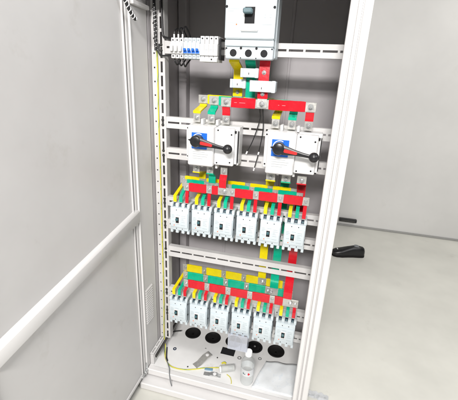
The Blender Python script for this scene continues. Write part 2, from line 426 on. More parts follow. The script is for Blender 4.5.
# ------------------------------------------------------------------ busbars
PH = {'yellow': 'yellow', 'green': 'green', 'red': 'red'}
def busbar(colour, label, x0, x1, y, zt, zb, joints, group, jw=0.020):
    """tinned bar along X with heat-shrink sleeves between bare, bolted joints"""
    o = Vector((x0, y, zb)); t = thing('busbar', label, 'busbar', o, group)
    bm = bmesh.new(); box(bm, x0, x1, y-0.0025, y+0.0025, zt, zb, bev=0.0008); part('bar', bm, 'tin', t, o)
    js = sorted([(a, w) for a, w in joints])
    edges = []; cur = x0
    for a, w in js:
        if a-w/2 > cur+0.004: edges.append((cur, a-w/2))
        cur = a+w/2
    if x1 > cur+0.004: edges.append((cur, x1))
    for s0, s1 in edges:
        bm = bmesh.new(); nseg = 10; rings = []
        for q in range(nseg+1):
            u = q/nseg; xq = s0+0.0004+(s1-s0-0.0008)*u; e = 1.0 if 0 < q < nseg else 0.55
            up = random.uniform(-.0005, .0005); dn = random.uniform(-.0005, .0005); fr = random.uniform(-.0005, .0004)
            zq0, zq1, yq = zb-0.0017*e+dn, zt+0.0017*e+up, 0.0042*(0.8+0.2*e)+fr*e
            c = 0.0014
            pr = [(-yq, zq0+c), (-yq, zq1-c), (-yq+c, zq1), (yq-c, zq1), (yq, zq1-c), (yq, zq0+c), (yq-c, zq0), (-yq+c, zq0)]
            sk = random.uniform(-.0012, .0012) if q in (0, nseg) else 0
            rings.append([bm.verts.new((xq+(sk*(b-zb)/(zt-zb) if q in (0, nseg) else 0), y+a, b)) for a, b in pr])
        for ra, rb in zip(rings, rings[1:]):
            for q in range(8): bm.faces.new((ra[q], ra[(q+1) % 8], rb[(q+1) % 8], rb[q]))
        bm.faces.new(rings[0][::-1]); bm.faces.new(rings[-1]); part('sleeve', bm, colour, t, o)
    return t, o
def pbolt(t, o, x, y, z, me=BOLT):
    b = obj('bolt', me, None, t, Vector((x, y, z))-o); b.rotation_euler = (0, random.uniform(0, 1), 0)
def pstrap(t, o, name, path, w, th, m):
    bm = bmesh.new(); strap(bm, path, w, th); return part(name, bm, m, t, o)
def pbox(t, o, name, m, *a, bev=0.0008):
    bm = bmesh.new(); box(bm, *a, bev=bev); return part(name, bm, m, t, o)

# --- main distribution bars under the incoming breaker
Z1T, Z1B = -0.068, -0.100; Z1 = (Z1T+Z1B)/2
ISO1 = (0.152, 0.210, 0.268); ISO2 = (0.455, 0.514, 0.573)
MAINX = {'yellow': 0.292, 'green': 0.350, 'red': 0.402}
for k, (c, y) in enumerate((('yellow', 0.022), ('green', -0.020), ('red', -0.060))):
    xa, xb = ISO1[k], ISO2[k]
    t, o = busbar(c, {'yellow': 'yellow sleeved main busbar, rearmost of the three above the rotary isolators',
                      'green': 'green sleeved main busbar between the yellow and red ones above the isolators',
                      'red': 'long red sleeved main busbar running in front above both rotary isolators'}[c],
                  xa-0.019, xb+0.019, y, Z1T, Z1B, [(xa, 0.038), (xb, 0.034), (MAINX[c], 0.048)], 'main busbars')
    for x in (xa, xb, MAINX[c]): pbolt(t, o, x, y-0.0026 - (0.0031 if x == MAINX[c] else 0), Z1)
    # riser up to the incoming breaker
    pstrap(t, o, 'riser', [(MAINX[c], y-0.0045, Z1B+0.004), (MAINX[c], y-0.0045, 0.030), (MAINX[c], -0.06, 0.055), (MAINX[c], -0.06, 0.075)], 0.034, 0.003, 'tin')
    pstrap(t, o, 'riser_sleeve', [(MAINX[c], y-0.0045, Z1T+0.003), (MAINX[c], y-0.0045, 0.030), (MAINX[c], -0.06, 0.055), (MAINX[c], -0.06, 0.060)], 0.0365, 0.0055, c)
    for zz in ({'red': (0.022, -0.049), 'green': (-0.008,), 'yellow': (-0.050,)}[c]): pbolt(t, o, MAINX[c], y-0.0073, zz, BOLT_S)
    # drop straps to the two isolators
    for x, col in ((xa, c), (xb, c)):
        yb = y+0.0045
        path = [(x, yb, Z1T-0.004), (x, yb, Z1B-0.010), (x, -0.050, Z1B-0.026), (x, -0.050, -0.166)]
        if c == 'red': path = [(x, yb, Z1T-0.004), (x, yb, Z1B-0.008), (x, -0.050, Z1B-0.016), (x, -0.050, -0.166)]
        pstrap(t, o, 'drop_strap', path, 0.027, 0.003, 'tin')
        p2 = [(x, yb, Z1B-0.0025)] + path[1:3] + [(x, -0.050, Z1B-0.033)]
        pstrap(t, o, 'strap_sleeve', p2, 0.0295, 0.0056, col)
        pbolt(t, o, x, -0.052, -0.149)
    if c == 'red':
        for xx, ww in ((0.305, 0.010), (0.330, 0.022), (0.462, 0.004), (0.480, 0.012)):
            pbox(t, o, 'print_mark', 'print_white', xx-ww/2, xx+ww/2, y-0.0046, y-0.00425, Z1-0.0005, Z1+0.0009, bev=0)
# --- current sensors clipped round the risers
for lab, x0, x1, yy, z0, z1 in (('white current sensor block clipped round the green riser, highest of three', 0.317, 0.383, -0.066, 0.004, 0.034),
                                ('white current sensor block clipped round the yellow riser', 0.272, 0.333, -0.032, -0.034, -0.003),
                                ('white current sensor block clipped round the red riser, lowest and largest', 0.357, 0.448, -0.086, -0.042, -0.005)):
    o = Vector(((x0+x1)/2, yy+0.03, z0)); t = thing('current_sensor', lab, 'sensor', o, 'current sensors on the risers')
    bm = bmesh.new(); box(bm, x0, x1, yy, yy+0.018, z0, z1, bev=0.002, seg=2)
    box(bm, x0+0.002, x0+0.012, yy+0.0181, yy+0.06, z0+0.001, z1-0.001, bev=0.001); box(bm, x1-0.012, x1-0.002, yy+0.0181, yy+0.06, z0+0.001, z1-0.001, bev=0.001)
    part('housing', bm, 'plastic_white', t, o)
    xc = x0+(x1-x0)*0.47; w = (x1-x0)*0.30
    pbox(t, o, 'window_panel', 'plastic_ivory', xc-w/2, xc+w/2, yy-0.0012, yy-0.0001, z0+0.004, z1-0.005, bev=0.0004)
    pbox(t, o, 'print_mark', 'hole_dark', xc-0.0012, xc+0.0012, yy-0.0016, yy-0.0013, z0+0.009, z0+0.016, bev=0)
    pbox(t, o, 'end_clip', 'plastic_white', x1-0.013, x1-0.001, yy-0.0035, yy-0.0001, z0-0.001, z1+0.001, bev=0.001)
    pbox(t, o, 'end_clip', 'plastic_white', x0+0.001, x0+0.010, yy-0.0025, yy-0.0001, z0+0.0, z1-0.0, bev=0.001)

# --- row busbars with feeder straps
def row_bus(rowname, ys, zt, zb, poles, zterm, yterm, group, extra, rearnote):
    zc = (zt+zb)/2; made = {}
    for k, c in enumerate(('yellow', 'green', 'red')):
        y = ys[k]; px = poles[k]
        js = [(x, 0.022) for x in px]
        js[0] = (px[0]-0.002, 0.022); js[-1] = (px[-1], 0.024)
        ex = extra.get(c)
        if ex: js = [(a, w) for a, w in js if abs(a-ex[0]) > 0.03] + [ex]
        t, o = busbar(c, f'{c} sleeved busbar {rearnote[k]} feeding the {rowname} breaker row', px[0]-0.014, px[-1]+0.013, y, zt, zb, js, group)
        made[c] = (t, o)
        for x in px: pbolt(t, o, x, y-0.0026, zc, BOLT_S)
        if ex: pbolt(t, o, ex[0], y-0.0058, zc+0.001, BOLT)
        for x in px:
            yb = y+0.0042
            zbend = min(zb-0.010, zterm+0.024)
            path = [(x, yb, zt-0.006), (x, yb, zb-0.002), (x, yterm, zbend), (x, yterm, zterm-0.006)]
            pstrap(t, o, 'feeder_strap', path, 0.0118, 0.003, 'tin')
            p2 = [path[0][:2]+(zb+0.001,), path[1], path[2], (x, yterm, zterm-0.002)]
            pstrap(t, o, 'strap_sleeve', p2, 0.0136, 0.0052, c)
    return made
C1 = [0.088+0.0965*i for i in range(6)]
C2 = [0.078+0.1006*i for i in range(6)]
P1 = [[c+d for c in C1] for d in (-0.0262, 0.001, 0.0275)]
P2 = [[c+d for c in C2] for d in (-0.0270, 0.001, 0.0283)]
B1 = row_bus('upper', (0.034, -0.012, -0.060), -0.414, -0.447, P1, -0.500, -0.060, 'busbars of the upper breaker row',
             {'red': (0.277, 0.054), 'green': (0.222, 0.03)}, ('at the rear', 'in the middle', 'in front'))
B2 = row_bus('lower', (0.087, 0.022, -0.040), -0.892, -0.930, P2, -0.966, -0.062, 'busbars of the lower breaker row',
             {'red': (0.588, 0.064), 'green': (0.497, 0.058), 'yellow': (0.445, 0.036)}, ('at the rear', 'in the middle', 'in front'))
# isolator one to the upper row
for k, (c, x) in enumerate(zip(('yellow', 'green', 'red'), ISO1)):
    t, o = B1[c]; y = (0.034, -0.012, -0.060)[k]-0.0045
    path = [(x, -0.050, -0.335), (x, -0.050, -0.366), (x, y, -0.384), (x, y, -0.432)]
    pstrap(t, o, 'link_strap', path, 0.027, 0.003, 'tin')
    pstrap(t, o, 'strap_sleeve', [(x, -0.050, -0.364), path[1], path[2], (x, y, -0.415)], 0.0295, 0.0056, c)
    pbolt(t, o, x, -0.052, -0.351)
# isolator two down behind the upper row to the lower row
for k, (c, x) in enumerate(zip(('yellow', 'green', 'red'), ISO2)):
    t, o = B2[c]; yv = (0.108, 0.084, 0.064)[k]; xv = (0.437, 0.503, 0.573)[k]; ye = (0.087, 0.022, -0.040)[k]-0.0048
    path = [(x, -0.050, -0.335), (x, -0.050, -0.366), (x, -0.030, -0.374), (xv, yv, -0.400), (xv, yv, -0.805 if c != 'red' else -0.800), (xv+0.004*(c != 'red'), ye, -0.858), (xv+0.004*(c != 'red'), ye, -0.928)]
    pstrap(t, o, 'link_strap', path, 0.034, 0.003, 'tin')
    pstrap(t, o, 'strap_sleeve', [(x, -0.050, -0.364)] + path[1:6] + [(path[6][0], ye, -0.889)], 0.0365, 0.0056, c)
    pbolt(t, o, x, -0.052, -0.353)

# ------------------------------------------------------------------ moulded-case feeder breakers
def make_breaker():
    t = thing('circuit_breaker', 'x', 'breaker'); W = 0.0415; H = 0.064
    o = (0, 0, 0)
    bm = bmesh.new(); box(bm, -W, W, -0.050, -0.0025, -H, H, bev=0.0015)
    part('base', bm, 'plastic_white', t, o)
    bm = bmesh.new(); box(bm, -W+0.0005, W-0.0005, -0.079, -0.0502, -0.052, 0.050, bev=0.0022, seg=2)
    cover = part('cover', bm, 'plastic_white', t, o)
    # raised middle panel
    bm = bmesh.new(); box(bm, -W+0.003, W-0.003, -0.0855, -0.0788, -0.036, 0.031, bev=0.0022, seg=2)
    part('front_panel', bm, 'plastic_white', t, o)
    # terminal teeth top and bottom
    pos = (-0.0375, -0.0128, 0.0138, 0.0375)
    for sg in (1, -1):
        for q in pos:
            w = 0.0052 if abs(q) < 0.02 else 0.004
            bm = bmesh.new()
            z0, z1 = (0.0502, H+0.004) if sg > 0 else (-H-0.004, -0.0522)
            box(bm, q-w-0.0015, q+w+0.0015, -0.074, -0.0504, z0, z1, bev=0.0018, seg=2)
            part('terminal_barrier', bm, 'plastic_white', t, o)
        for q in (-0.0262, 0.001, 0.0275):
            bm = bmesh.new()
            z0, z1 = (0.0504, H-0.001) if sg > 0 else (-H+0.001, -0.0524)
            box(bm, q-0.0062, q+0.0062, -0.058, -0.0503, z0, z1); part('terminal_recess', bm, 'navy', t, o)
            bm = bmesh.new(); cyl(bm, (q, -0.0582, sg*0.0575), (q, -0.0625, sg*0.0575), 0.0042, seg=12); part('terminal_screw', bm, 'slate_toggle', t, o)
    for q, z in ((-0.0128, 0.0405), (0.0138, 0.0405), (-0.0128, -0.0440), (0.0138, -0.0440)):
        bm = bmesh.new(); cyl(bm, (q, -0.0791, z), (q, -0.0797, z), 0.0020, seg=10); part('cover_screw', bm, 'hole_dark', t, o)
    for z in (0.036, -0.018):
        for s in (-1, 1):
            bm = bmesh.new(); box(bm, s*W-0.0012, s*W+0.0012, -0.066, -0.058, z-0.003, z+0.003, bev=0.0005); part('side_catch', bm, 'hole_dark', t, o)
    # toggle window
    bm = bmesh.new(); box(bm, -0.0165, 0.0045, -0.0868, -0.0857, -0.0190, 0.0150, bev=0.0005); part('toggle_frame', bm, 'plastic_ivory', t, o)
    bm = bmesh.new(); box(bm, -0.0130, 0.0010, -0.0873, -0.08695, -0.0150, 0.0110); part('toggle_slot', bm, 'hole_dark', t, o)
    bm = bmesh.new(); box(bm, -0.0112, -0.0012, -0.097, -0.0874, -0.0020, 0.0076, bev=0.0012); part('toggle', bm, 'teal_toggle', t, o)
    for x0, x1, z in ((-0.032, -0.018, 0.014), (-0.032, -0.022, 0.008), (0.012, 0.032, 0.010), (0.012, 0.026, -0.002), (-0.03, -0.018, -0.010), (0.010, 0.030, -0.024), (-0.032, -0.020, 0.020), (0.012, 0.030, 0.018), (0.012, 0.022, 0.004), (0.012, 0.028, -0.010), (-0.010, 0.006, 0.021), (-0.010, 0.002, -0.021)):
        bm = bmesh.new(); box(bm, x0, x1, -0.0859, -0.08565, z-0.0004, z+0.0004); part('print_mark', bm, 'print_grey', t, o)
    bm = bmesh.new(); box(bm, -0.0225, -0.0185, -0.0860, -0.08565, -0.0290, -0.0250); part('test_button', bm, 'orange_mark', t, o)
    return t
proto = make_breaker()
ORD = ['first', 'second', 'third', 'fourth', 'fifth', 'sixth']
first = True
for row, cs, zc, sc in (('upper', C1, -0.573, (1, 1, 1)), ('lower', C2, -1.050, (1.03, 1, 1.07))):
    for i, x in enumerate(cs):
        t = proto if first else copy_tree(proto); first = False
        t.location = (x+random.uniform(-.0008, .0008), 0.0, zc+random.uniform(-.001, .001)); t.scale = sc; t.rotation_euler = (0, math.radians(random.uniform(-.6, .6)), 0)
        t['label'] = f'white three-pole breaker with dark toggle, {ORD[i]} from the door side in the {row} row'
        t['group'] = f'feeder breakers in the {row} row'
        if row == 'lower' and i == 3:
            shield = t
# clear terminal shield hung on one breaker of the lower row
bm = bmesh.new()
for a in ((-0.048, 0.040, -0.1000, -0.0988, -0.122, -0.040), (-0.048, -0.0468, -0.0986, -0.052, -0.122, -0.046), (0.0388, 0.040, -0.0986, -0.052, -0.122, -0.046), (-0.0466, 0.0386, -0.0986, -0.050, -0.122, -0.1208)):
    box(bm, *a)
for q in (-0.017, 0.010): box(bm, q-0.0006, q+0.0006, -0.0986, -0.052, -0.1206, -0.07)
s = obj('terminal_shield', bm, 'clear_cover', shield); s['label'] = 'clear plastic terminal shield over the lower terminals'
shield['label'] = 'white three-pole breaker with a clear plastic terminal shield hung below it, lower row'

# ------------------------------------------------------------------ rotary isolators
def make_isolator(x0, label, grp):
    o = Vector((x0+0.095, 0, -0.32)); t = thing('rotary_isolator', label, 'switch', o, grp)
    X = lambda v: x0+v
    pbox(t, o, 'base', 'plastic_ivory', X(-0.003), X(0.194), -0.062, -0.0025, -0.318, -0.172, bev=0.002)
    pbox(t, o, 'mechanism_housing', 'plastic_ivory', X(0.006), X(0.106), -0.113, -0.0622, -0.322, -0.171, bev=0.004)
    pbox(t, o, 'mounting_ear', 'plastic_ivory', X(-0.006), X(0.0055), -0.094, -0.0625, -0.304, -0.176, bev=0.0015)
    pbox(t, o, 'contact_housing', 'plastic_ivory', X(0.1065), X(0.181), -0.094, -0.0622, -0.316, -0.176, bev=0.003)
    pbox(t, o, 'end_flange', 'plastic_ivory', X(0.1815), X(0.190), -0.080, -0.0623, -0.310, -0.182, bev=0.001)
    pbox(t, o, 'end_block', 'black', X(0.1815), X(0.1875), -0.088, -0.0803, -0.192, -0.183, bev=0.001)
    pbox(t, o, 'end_block', 'black', X(0.174), X(0.1875), -0.074, -0.0626, -0.3165, -0.3105, bev=0.001)
    pbox(t, o, 'edge_strip', 'black', X(0.1905), X(0.1935), -0.070, -0.0622, -0.306, -0.186, bev=0.0005)
    for v in (0.044, 0.103):
        pbox(t, o, 'phase_barrier', 'plastic_ivory', X(v), X(v+0.009), -0.074, -0.040, -0.1705, -0.150, bev=0.001)
        pbox(t, o, 'phase_barrier', 'plastic_ivory', X(v), X(v+0.009), -0.066, -0.040, -0.338, -0.3225, bev=0.001)
    for v, z, y in ((0.000, -0.184, -0.0945), (0.000, -0.292, -0.0945), (0.119, -0.184, -0.0945), (0.171, -0.197, -0.0945), (0.117, -0.307, -0.0945), (0.168, -0.302, -0.0945)):
        bm = bmesh.new(); cyl(bm, (X(v), y+0.0004, z), (X(v), y-0.0006, z), 0.0031, seg=12); part('screw_recess', bm, 'hole_dark', t, o)
    pl = pbox(t, o, 'indicator_plate', 'blue', X(0.023), X(0.083), -0.1165, -0.1132, -0.256, -0.196, bev=0.0008)
    bm = bmesh.new()
    n = 16
    for k in range(n):                                   # white arc printed on the plate
        a0, a1 = math.radians(60+150*k/n), math.radians(60+150*(k+1)/n)
        q = [(0.0215, a0), (0.0245, a0), (0.0245, a1), (0.0215, a1)]
        bm.faces.new([bm.verts.new((X(0.051)+r*math.cos(a), -0.1169, -0.222+r*math.sin(a))) for r, a in q])
    part('print_arc', bm, 'white_mark', pl, o)
    for k, z in enumerate((-0.268, -0.2765, -0.285, -0.2935)):
        w = (0.050, 0.062, 0.058, 0.040)[k]
        pbox(t, o, 'print_mark', 'print_grey', X(0.026), X(0.026+w), -0.1134, -0.1131, z-0.0004, z+0.0004, bev=0)
    # handle
    hx, hy, hz = X(0.052), -0.150, -0.222
    bx_, bz_ = X(0.172), -0.240
    bm = bmesh.new()
    lathe(bm, [(0.019, -0.0328), (0.019, -0.018), (0.021, -0.016), (0.0215, 0.004), (0.019, 0.009), (0.012, 0.0115), (0.002, 0.012)], (hx, hy, hz), 'Y', 32)
    h = part('handle', bm, 'black', t, o)
    d = Vector((bx_-hx, 0, bz_-hz)).normalized(); n_ = Vector((-d.z, 0, d.x))
    bm = bmesh.new(); L = (Vector((bx_, 0, bz_))-Vector((hx, 0, hz))).length
    prev = None
    for s, w, y0, y1 in ((0.004, 0.0185, -0.010, 0.009), (0.022, 0.0165, -0.008, 0.008), (0.055, 0.0105, -0.007, 0.006), (0.085, 0.0075, -0.006, 0.006), (L-0.01, 0.0062, -0.006, 0.006)):
        c = Vector((hx, hy, hz))+d*s
        ring = []
        for k in range(12):
            a = 2*math.pi*k/12
            ca, sa = math.cos(a), math.sin(a)
            ca = math.copysign(abs(ca)**0.7, ca); sa = math.copysign(abs(sa)**0.7, sa)
            ring.append(bm.verts.new(c + n_*w*ca + Vector((0, -((y1-y0)/2)*sa - (y0+y1)/2, 0))))
        if prev:
            for k in range(12):
                j = (k+1) % 12; bm.faces.new((prev[k], prev[j], ring[j], ring[k]))
        else: bm.faces.new(ring[::-1])
        prev = ring
    bm.faces.new(prev)
    part('lever', bm, 'black', h, o)
    bm = bmesh.new(); bmesh.ops.create_uvsphere(bm, u_segments=28, v_segments=18, radius=0.0172); bmesh.ops.translate(bm, verts=bm.verts, vec=(bx_, hy, bz_)); part('ball_grip', bm, 'black', h, o)
    bm = bmesh.new(); cyl(bm, Vector((hx, hy, hz))-d*0.018, Vector((hx, hy, hz))-d*0.029, 0.006, 0.0015, 12); part('pointer', bm, 'black', h, o)
    bm = bmesh.new()
    a, b = Vector((hx, hy-0.0085, hz))+d*0.023, Vector((hx, hy-0.0072, hz))+d*0.060
    pts = []
    for k in range(9): an = math.pi/2+math.pi*k/8; pts.append(a + d*0.0058*math.cos(an) + n_*0.0058*math.sin(an))
    for k in range(9): an = -math.pi/2+math.pi*k/8; pts.append(b + d*0.0048*math.cos(an) + n_*0.0048*math.sin(an))
    v0 = [bm.verts.new(p) for p in pts]; v1 = [bm.verts.new(p+Vector((0, 0.0045, 0))) for p in pts]
    bm.faces.new(v0)
    for k in range(len(v0)):
        j = (k+1) % len(v0); bm.faces.new((v0[k], v0[j], v1[j], v1[k]))
    part('grip_inlay', bm, 'handle_red', h, o)
    return t
make_isolator(0.132, 'white rotary isolator with black lever, on the door side of the thin hanging wires', 'rotary isolators')
make_isolator(0.433, 'white rotary isolator with black lever, beside the pale front frame', 'rotary isolators')

# ------------------------------------------------------------------ incoming main breaker
o = Vector((0.352, 0, 0.06)); t = thing('main_breaker', 'large white three-pole main breaker with big dark toggle', 'breaker', o)
pbox(t, o, 'base', 'plastic_white', 0.270, 0.436, -0.080, -0.0025, 0.066, 0.322, bev=0.003)
pbox(t, o, 'cover', 'plastic_white', 0.2715, 0.4345, -0.128, -0.0803, 0.1195, 0.262, bev=0.004)
pbox(t, o, 'cover_strip', 'plastic_white', 0.272, 0.434, -0.122, -0.0804, 0.0985, 0.1188, bev=0.0025)
tb = pbox(t, o, 'terminal_block', 'plastic_white', 0.2745, 0.4335, -0.118, -0.0805, 0.0605, 0.0980, bev=0.003)
pbox(t, o, 'terminal_block', 'plastic_white', 0.2745, 0.4335, -0.118, -0.0805, 0.2635, 0.320, bev=0.003)
for x in (0.3015, 0.353, 0.405):
    bm = bmesh.new(); lathe(bm, [(0.0138, 0), (0.0138, 0.001), (0.0118, 0.0012), (0.0118, 0.0008)], (x, -0.118, 0.0785), 'Y', 28); part('hole_rim', bm, 'plastic_white', tb, o)
    bm = bmesh.new(); cyl(bm, (x, -0.1170, 0.0785), (x, -0.1193, 0.0785), 0.0117, seg=28); part('terminal_hole', bm, 'hole_dark', tb, o)
for x, z, r, y in ((0.327, 0.0935, 0.0042, -0.118), (0.379, 0.0935, 0.0042, -0.118), (0.327, 0.064, 0.002, -0.118), (0.379, 0.064, 0.002, -0.118), (0.2765, 0.213, 0.0042, -0.128), (0.4295, 0.2105, 0.0042, -0.128), (0.278, 0.0925, 0.0026, -0.118), (0.430, 0.0925, 0.0026, -0.118)):
    bm = bmesh.new(); cyl(bm, (x, y+0.0005, z), (x, y-0.0008, z), r, seg=14); part('screw_recess', bm, 'hole_dark', t, o)
tf = pbox(t, o, 'toggle_frame', 'plastic_ivory', 0.3255, 0.3825, -0.1335, -0.1282, 0.1435, 0.225, bev=0.0018)
pbox(t, o, 'toggle_shadow_lip', 'plastic_grey', 0.3265, 0.3815, -0.1322, -0.1284, 0.1412, 0.1433, bev=0.0005)
pbox(t, o, 'toggle_slot', 'hole_dark', 0.3375, 0.3700, -0.1341, -0.1337, 0.164, 0.211, bev=0)
pbox(t, o, 'toggle', 'slate_toggle', 0.3350, 0.3640, -0.158, -0.1343, 0.1900, 0.2050, bev=0.003)
for x0, x1, z in ((0.279, 0.318, 0.207), (0.281, 0.300, 0.200), (0.279, 0.316, 0.1665), (0.290, 0.305, 0.160), (0.392, 0.426, 0.162), (0.399, 0.405, 0.196), (0.415, 0.422, 0.196), (0.399, 0.405, 0.189), (0.415, 0.424, 0.189), (0.398, 0.405, 0.182), (0.415, 0.422, 0.182), (0.342, 0.366, 0.1585), (0.344, 0.364, 0.1545)):
    yy = -0.1336 if 0.33 < x0 < 0.37 else -0.1281
    pbox(t, o, 'print_mark', 'print_grey', x0, x1, yy-0.0003, yy, z-0.0004, z+0.0004, bev=0)
pbox(t, o, 'test_button', 'orange_mark', 0.3085, 0.3125, -0.1290, -0.1281, 0.160, 0.1645, bev=0.0004)

# ------------------------------------------------------------------ small modular devices on the top rail
def din_device(label, x0, n, pitch, zt, zb, yf, kind):
    o = Vector((x0+n*pitch/2, 0, zb)); t = thing('modular_breaker' if kind != 'surge' else 'surge_protector', label, 'breaker' if kind != 'surge' else 'surge protector', o, 'modular devices on the top rail')
    zc = (zt+zb)/2 - (0.003 if kind == 'surge' else 0)
    for i in range(n):
        a, b = x0+i*pitch+0.0003, x0+(i+1)*pitch-0.0003
        bm = bmesh.new()
        box(bm, a, b, -0.045, -0.0015, zb, zt, bev=0.0008)
        box(bm, a, b, yf, -0.0452, zc-0.019, zc+0.019, bev=0.0012)
        box(bm, a+0.0005, b-0.0005, yf+0.007, -0.0452, zc+0.0192, zt-0.0005, bev=0.001)
        box(bm, a+0.0005, b-0.0005, yf+0.007, -0.0452, zb+0.0005, zc-0.0192, bev=0.001)
        part('module', bm, 'plastic_ivory' if kind != 'blue' else 'plastic_white', t, o)
        for z in (zt-0.008, zb+0.008):
            if kind == 'surge' and z < zc: continue
            bm = bmesh.new(); cyl(bm, ((a+b)/2, yf+0.0074, z), ((a+b)/2, yf+0.0062, z), 0.0028, seg=12)
            part('terminal_screw', bm, 'hole_dark' if kind != 'blue' else 'print_grey', t, o)
        xc = (a+b)/2
        if kind == 'blue':
            bm = bmesh.new(); box(bm, a+0.001, b-0.001, yf-0.0012, yf-0.0002, zc-0.017, zc-0.008); box(bm, xc-0.004, xc+0.004, yf-0.012, yf-0.0013, zc-0.009, zc-0.001, bev=0.0012); part('toggle', bm, 'blue', t, o)
        elif kind == 'white':
            bm = bmesh.new(); box(bm, xc-0.0055, xc+0.0055, yf-0.014, yf-0.0002, zc-0.012, zc+0.010, bev=0.003, seg=2); part('cap', bm, 'plastic_ivory', t, o)
        else:
            pbox(t, o, 'print_mark', 'print_grey', xc-0.005, xc+0.005, yf-0.0003, yf-0.0001, zc-0.0005, zc+0.0005, bev=0)
    return t, o
tw, ow = din_device('three-pole modular fuse holder with white caps, next to the slotted upright', 0.054, 3, 0.0163, 0.127, 0.058, -0.070, 'white')
din_device('four-pole modular breaker with blue toggles on the top rail', 0.1033, 4, 0.0155, 0.128, 0.058, -0.068, 'blue')
ts, os_ = din_device('plain white four-pole surge protector block beside the blue toggles', 0.1658, 4, 0.0166, 0.134, 0.050, -0.070, 'surge')
pbox(ts, os_, 'lower_skirt', 'plastic_ivory', 0.167, 0.231, -0.0705, -0.0637, 0.050, 0.064, bev=0.001)
bm = bmesh.new(); cyl(bm, (0.211, -0.0706, 0.058), (0.211, -0.0712, 0.058), 0.0028, seg=12); part('screw_recess', bm, 'hole_dark', ts, os_)
pbox(ts, os_, 'end_stop', 'black', 0.2326, 0.240, -0.052, -0.0015, 0.058, 0.128, bev=0.001)
for i in range(3):
    x = 0.0622+i*0.0163
    bm = bmesh.new(); cyl(bm, (x, -0.052, 0.1272), (x, -0.052, 0.139), 0.0030, seg=12); part('wire_ferrule', bm, 'white_mark', tw, ow)

# ------------------------------------------------------------------ wiring
def wire(name, label, pts, r, m, group=None, seg=8, n=8):
    o = Vector(pts[0]); bm = bmesh.new(); tube(bm, [Vector(p)-o for p in pts], r, seg, n=n)
    w = obj(name, bm, m, None, o); return tag(w, label, 'wire', group)
for i in range(3):
    x = 0.0622+i*0.0163
    wire('control_wire', f'short black control wire rising from the {ORD[i]} fuse holder pole, counted from the upright', [(x, -0.052, 0.1392), (x+random.uniform(-.002,.002), -0.049, 0.149), (x+0.003, -0.034, 0.158+0.004*i), (x+0.005, -0.008, 0.154), (x+0.012, 0.03, 0.11)], 0.0028, 'wire_black', 'control wires above the fuse holder')
    wire('control_wire', f'short black control wire looping under the {ORD[i]} fuse holder pole, counted from the upright', [(x, -0.048, 0.0575), (x+0.002, -0.050, 0.048), (x+0.005, -0.040, 0.038-0.003*i), (x+0.003, -0.012, 0.044), (x-0.004+0.006*i, 0.03, 0.07)], 0.0030, 'wire_black', 'control wires below the fuse holder')
wire('control_wire', 'black wire running down the upright and turning toward the fuse holder', [(-0.006, -0.008, 0.40), (-0.005, -0.008, 0.25), (-0.004, -0.008, 0.165), (-0.001, -0.009, 0.138), (0.012, -0.011, 0.131), (0.035, -0.014, 0.1285), (0.053, -0.016, 0.128)], 0.0042, 'wire_black')
wire('control_wire', 'black wire reaching the underside of the rail beside the upright', [(-0.020, -0.006, 0.110), (-0.022, -0.008, 0.085), (-0.012, -0.012, 0.070), (0.01, -0.012, 0.069), (0.03, -0.010, 0.072), (0.0535, -0.010, 0.080)], 0.0032, 'wire_black')
def spiral(label, pts, r):
    o = Vector(pts[0]); t = thing('wire_harness', label, 'wire harness', o, 'spiral wrapped harnesses')
    bm = bmesh.new(); tube(bm, [Vector(p)-o for p in pts], r, 10); obj('bundle', bm, 'wire_black', t)
    P = smooth_path(pts, 24); tot = sum((b-a).length for a, b in zip(P, P[1:])); acc = 0; H = []
    for i in range(len(P)-1):
        a, b = P[i], P[i+1]; d = (b-a).normalized(); u = d.cross(Vector((0, 1, 0.2))).normalized(); v = d.cross(u)
        ph = acc/0.013*2*math.pi
        H.append(a + (u*math.cos(ph)+v*math.sin(ph))*(r+0.0006) - o); acc += (b-a).length
    bm = bmesh.new(); tube(bm, H, 0.0013, 6, smooth=False); obj('spiral_wrap', bm, 'white_mark', t)
spiral('black and white spiral wrapped harness looping off the door', [(-0.050, -0.235, 0.30), (-0.045, -0.222, 0.25), (-0.036, -0.205, 0.212), (-0.032, -0.187, 0.187), (-0.030, -0.160, 0.169)], 0.0055)
spiral('black spiral wrapped harness running down the upright', [(-0.029, -0.022, 0.40), (-0.028, -0.022, 0.25), (-0.028, -0.020, 0.17), (-0.028, -0.018, 0.085)], 0.0055)
# yellow-green earth wire: a yellow core insulation with a green stripe
EW = [(-0.029, -0.008, 0.085), (-0.028, -0.008, 0.0), (-0.029, -0.008, -0.175), (-0.027, -0.009, -0.432), (-0.027, -0.009, -0.776), (-0.026, -0.011, -1.058), (-0.029, -0.012, -1.22), (-0.030, -0.010, -1.29), (-0.020, -0.020, -1.34), (0.0, -0.066, -1.366), (0.040, -0.103, -1.3665), (0.080, -0.112, -1.3665), (0.124, -0.107, -1.3665), (0.18, -0.086, -1.3665), (0.215, -0.068, -1.3665), (0.285, -0.046, -1.3665)]
o = Vector(EW[0]); t = thing('earth_wire', 'yellow and green earth wire hanging down the upright onto the cabinet floor', 'wire', o)
bm = bmesh.new(); tube(bm, [Vector(p)-o for p in EW], 0.0023, 10); obj('insulation', bm, 'wire_yellow', t)
bm = bmesh.new(); P = smooth_path(EW, 30); H = []; acc = 0
for a, b in zip(P, P[1:]):
    d = (b-a).normalized(); u = d.cross(Vector((0.3, 1, 0.2))).normalized(); v = d.cross(u); ph = acc/0.09*2*math.pi
    H.append(a+(u*math.cos(ph)+v*math.sin(ph))*0.0016-o); acc += (b-a).length
tube(bm, H[::2], 0.0011, 6, smooth=False); obj('green_stripe', bm, 'wire_green', t)
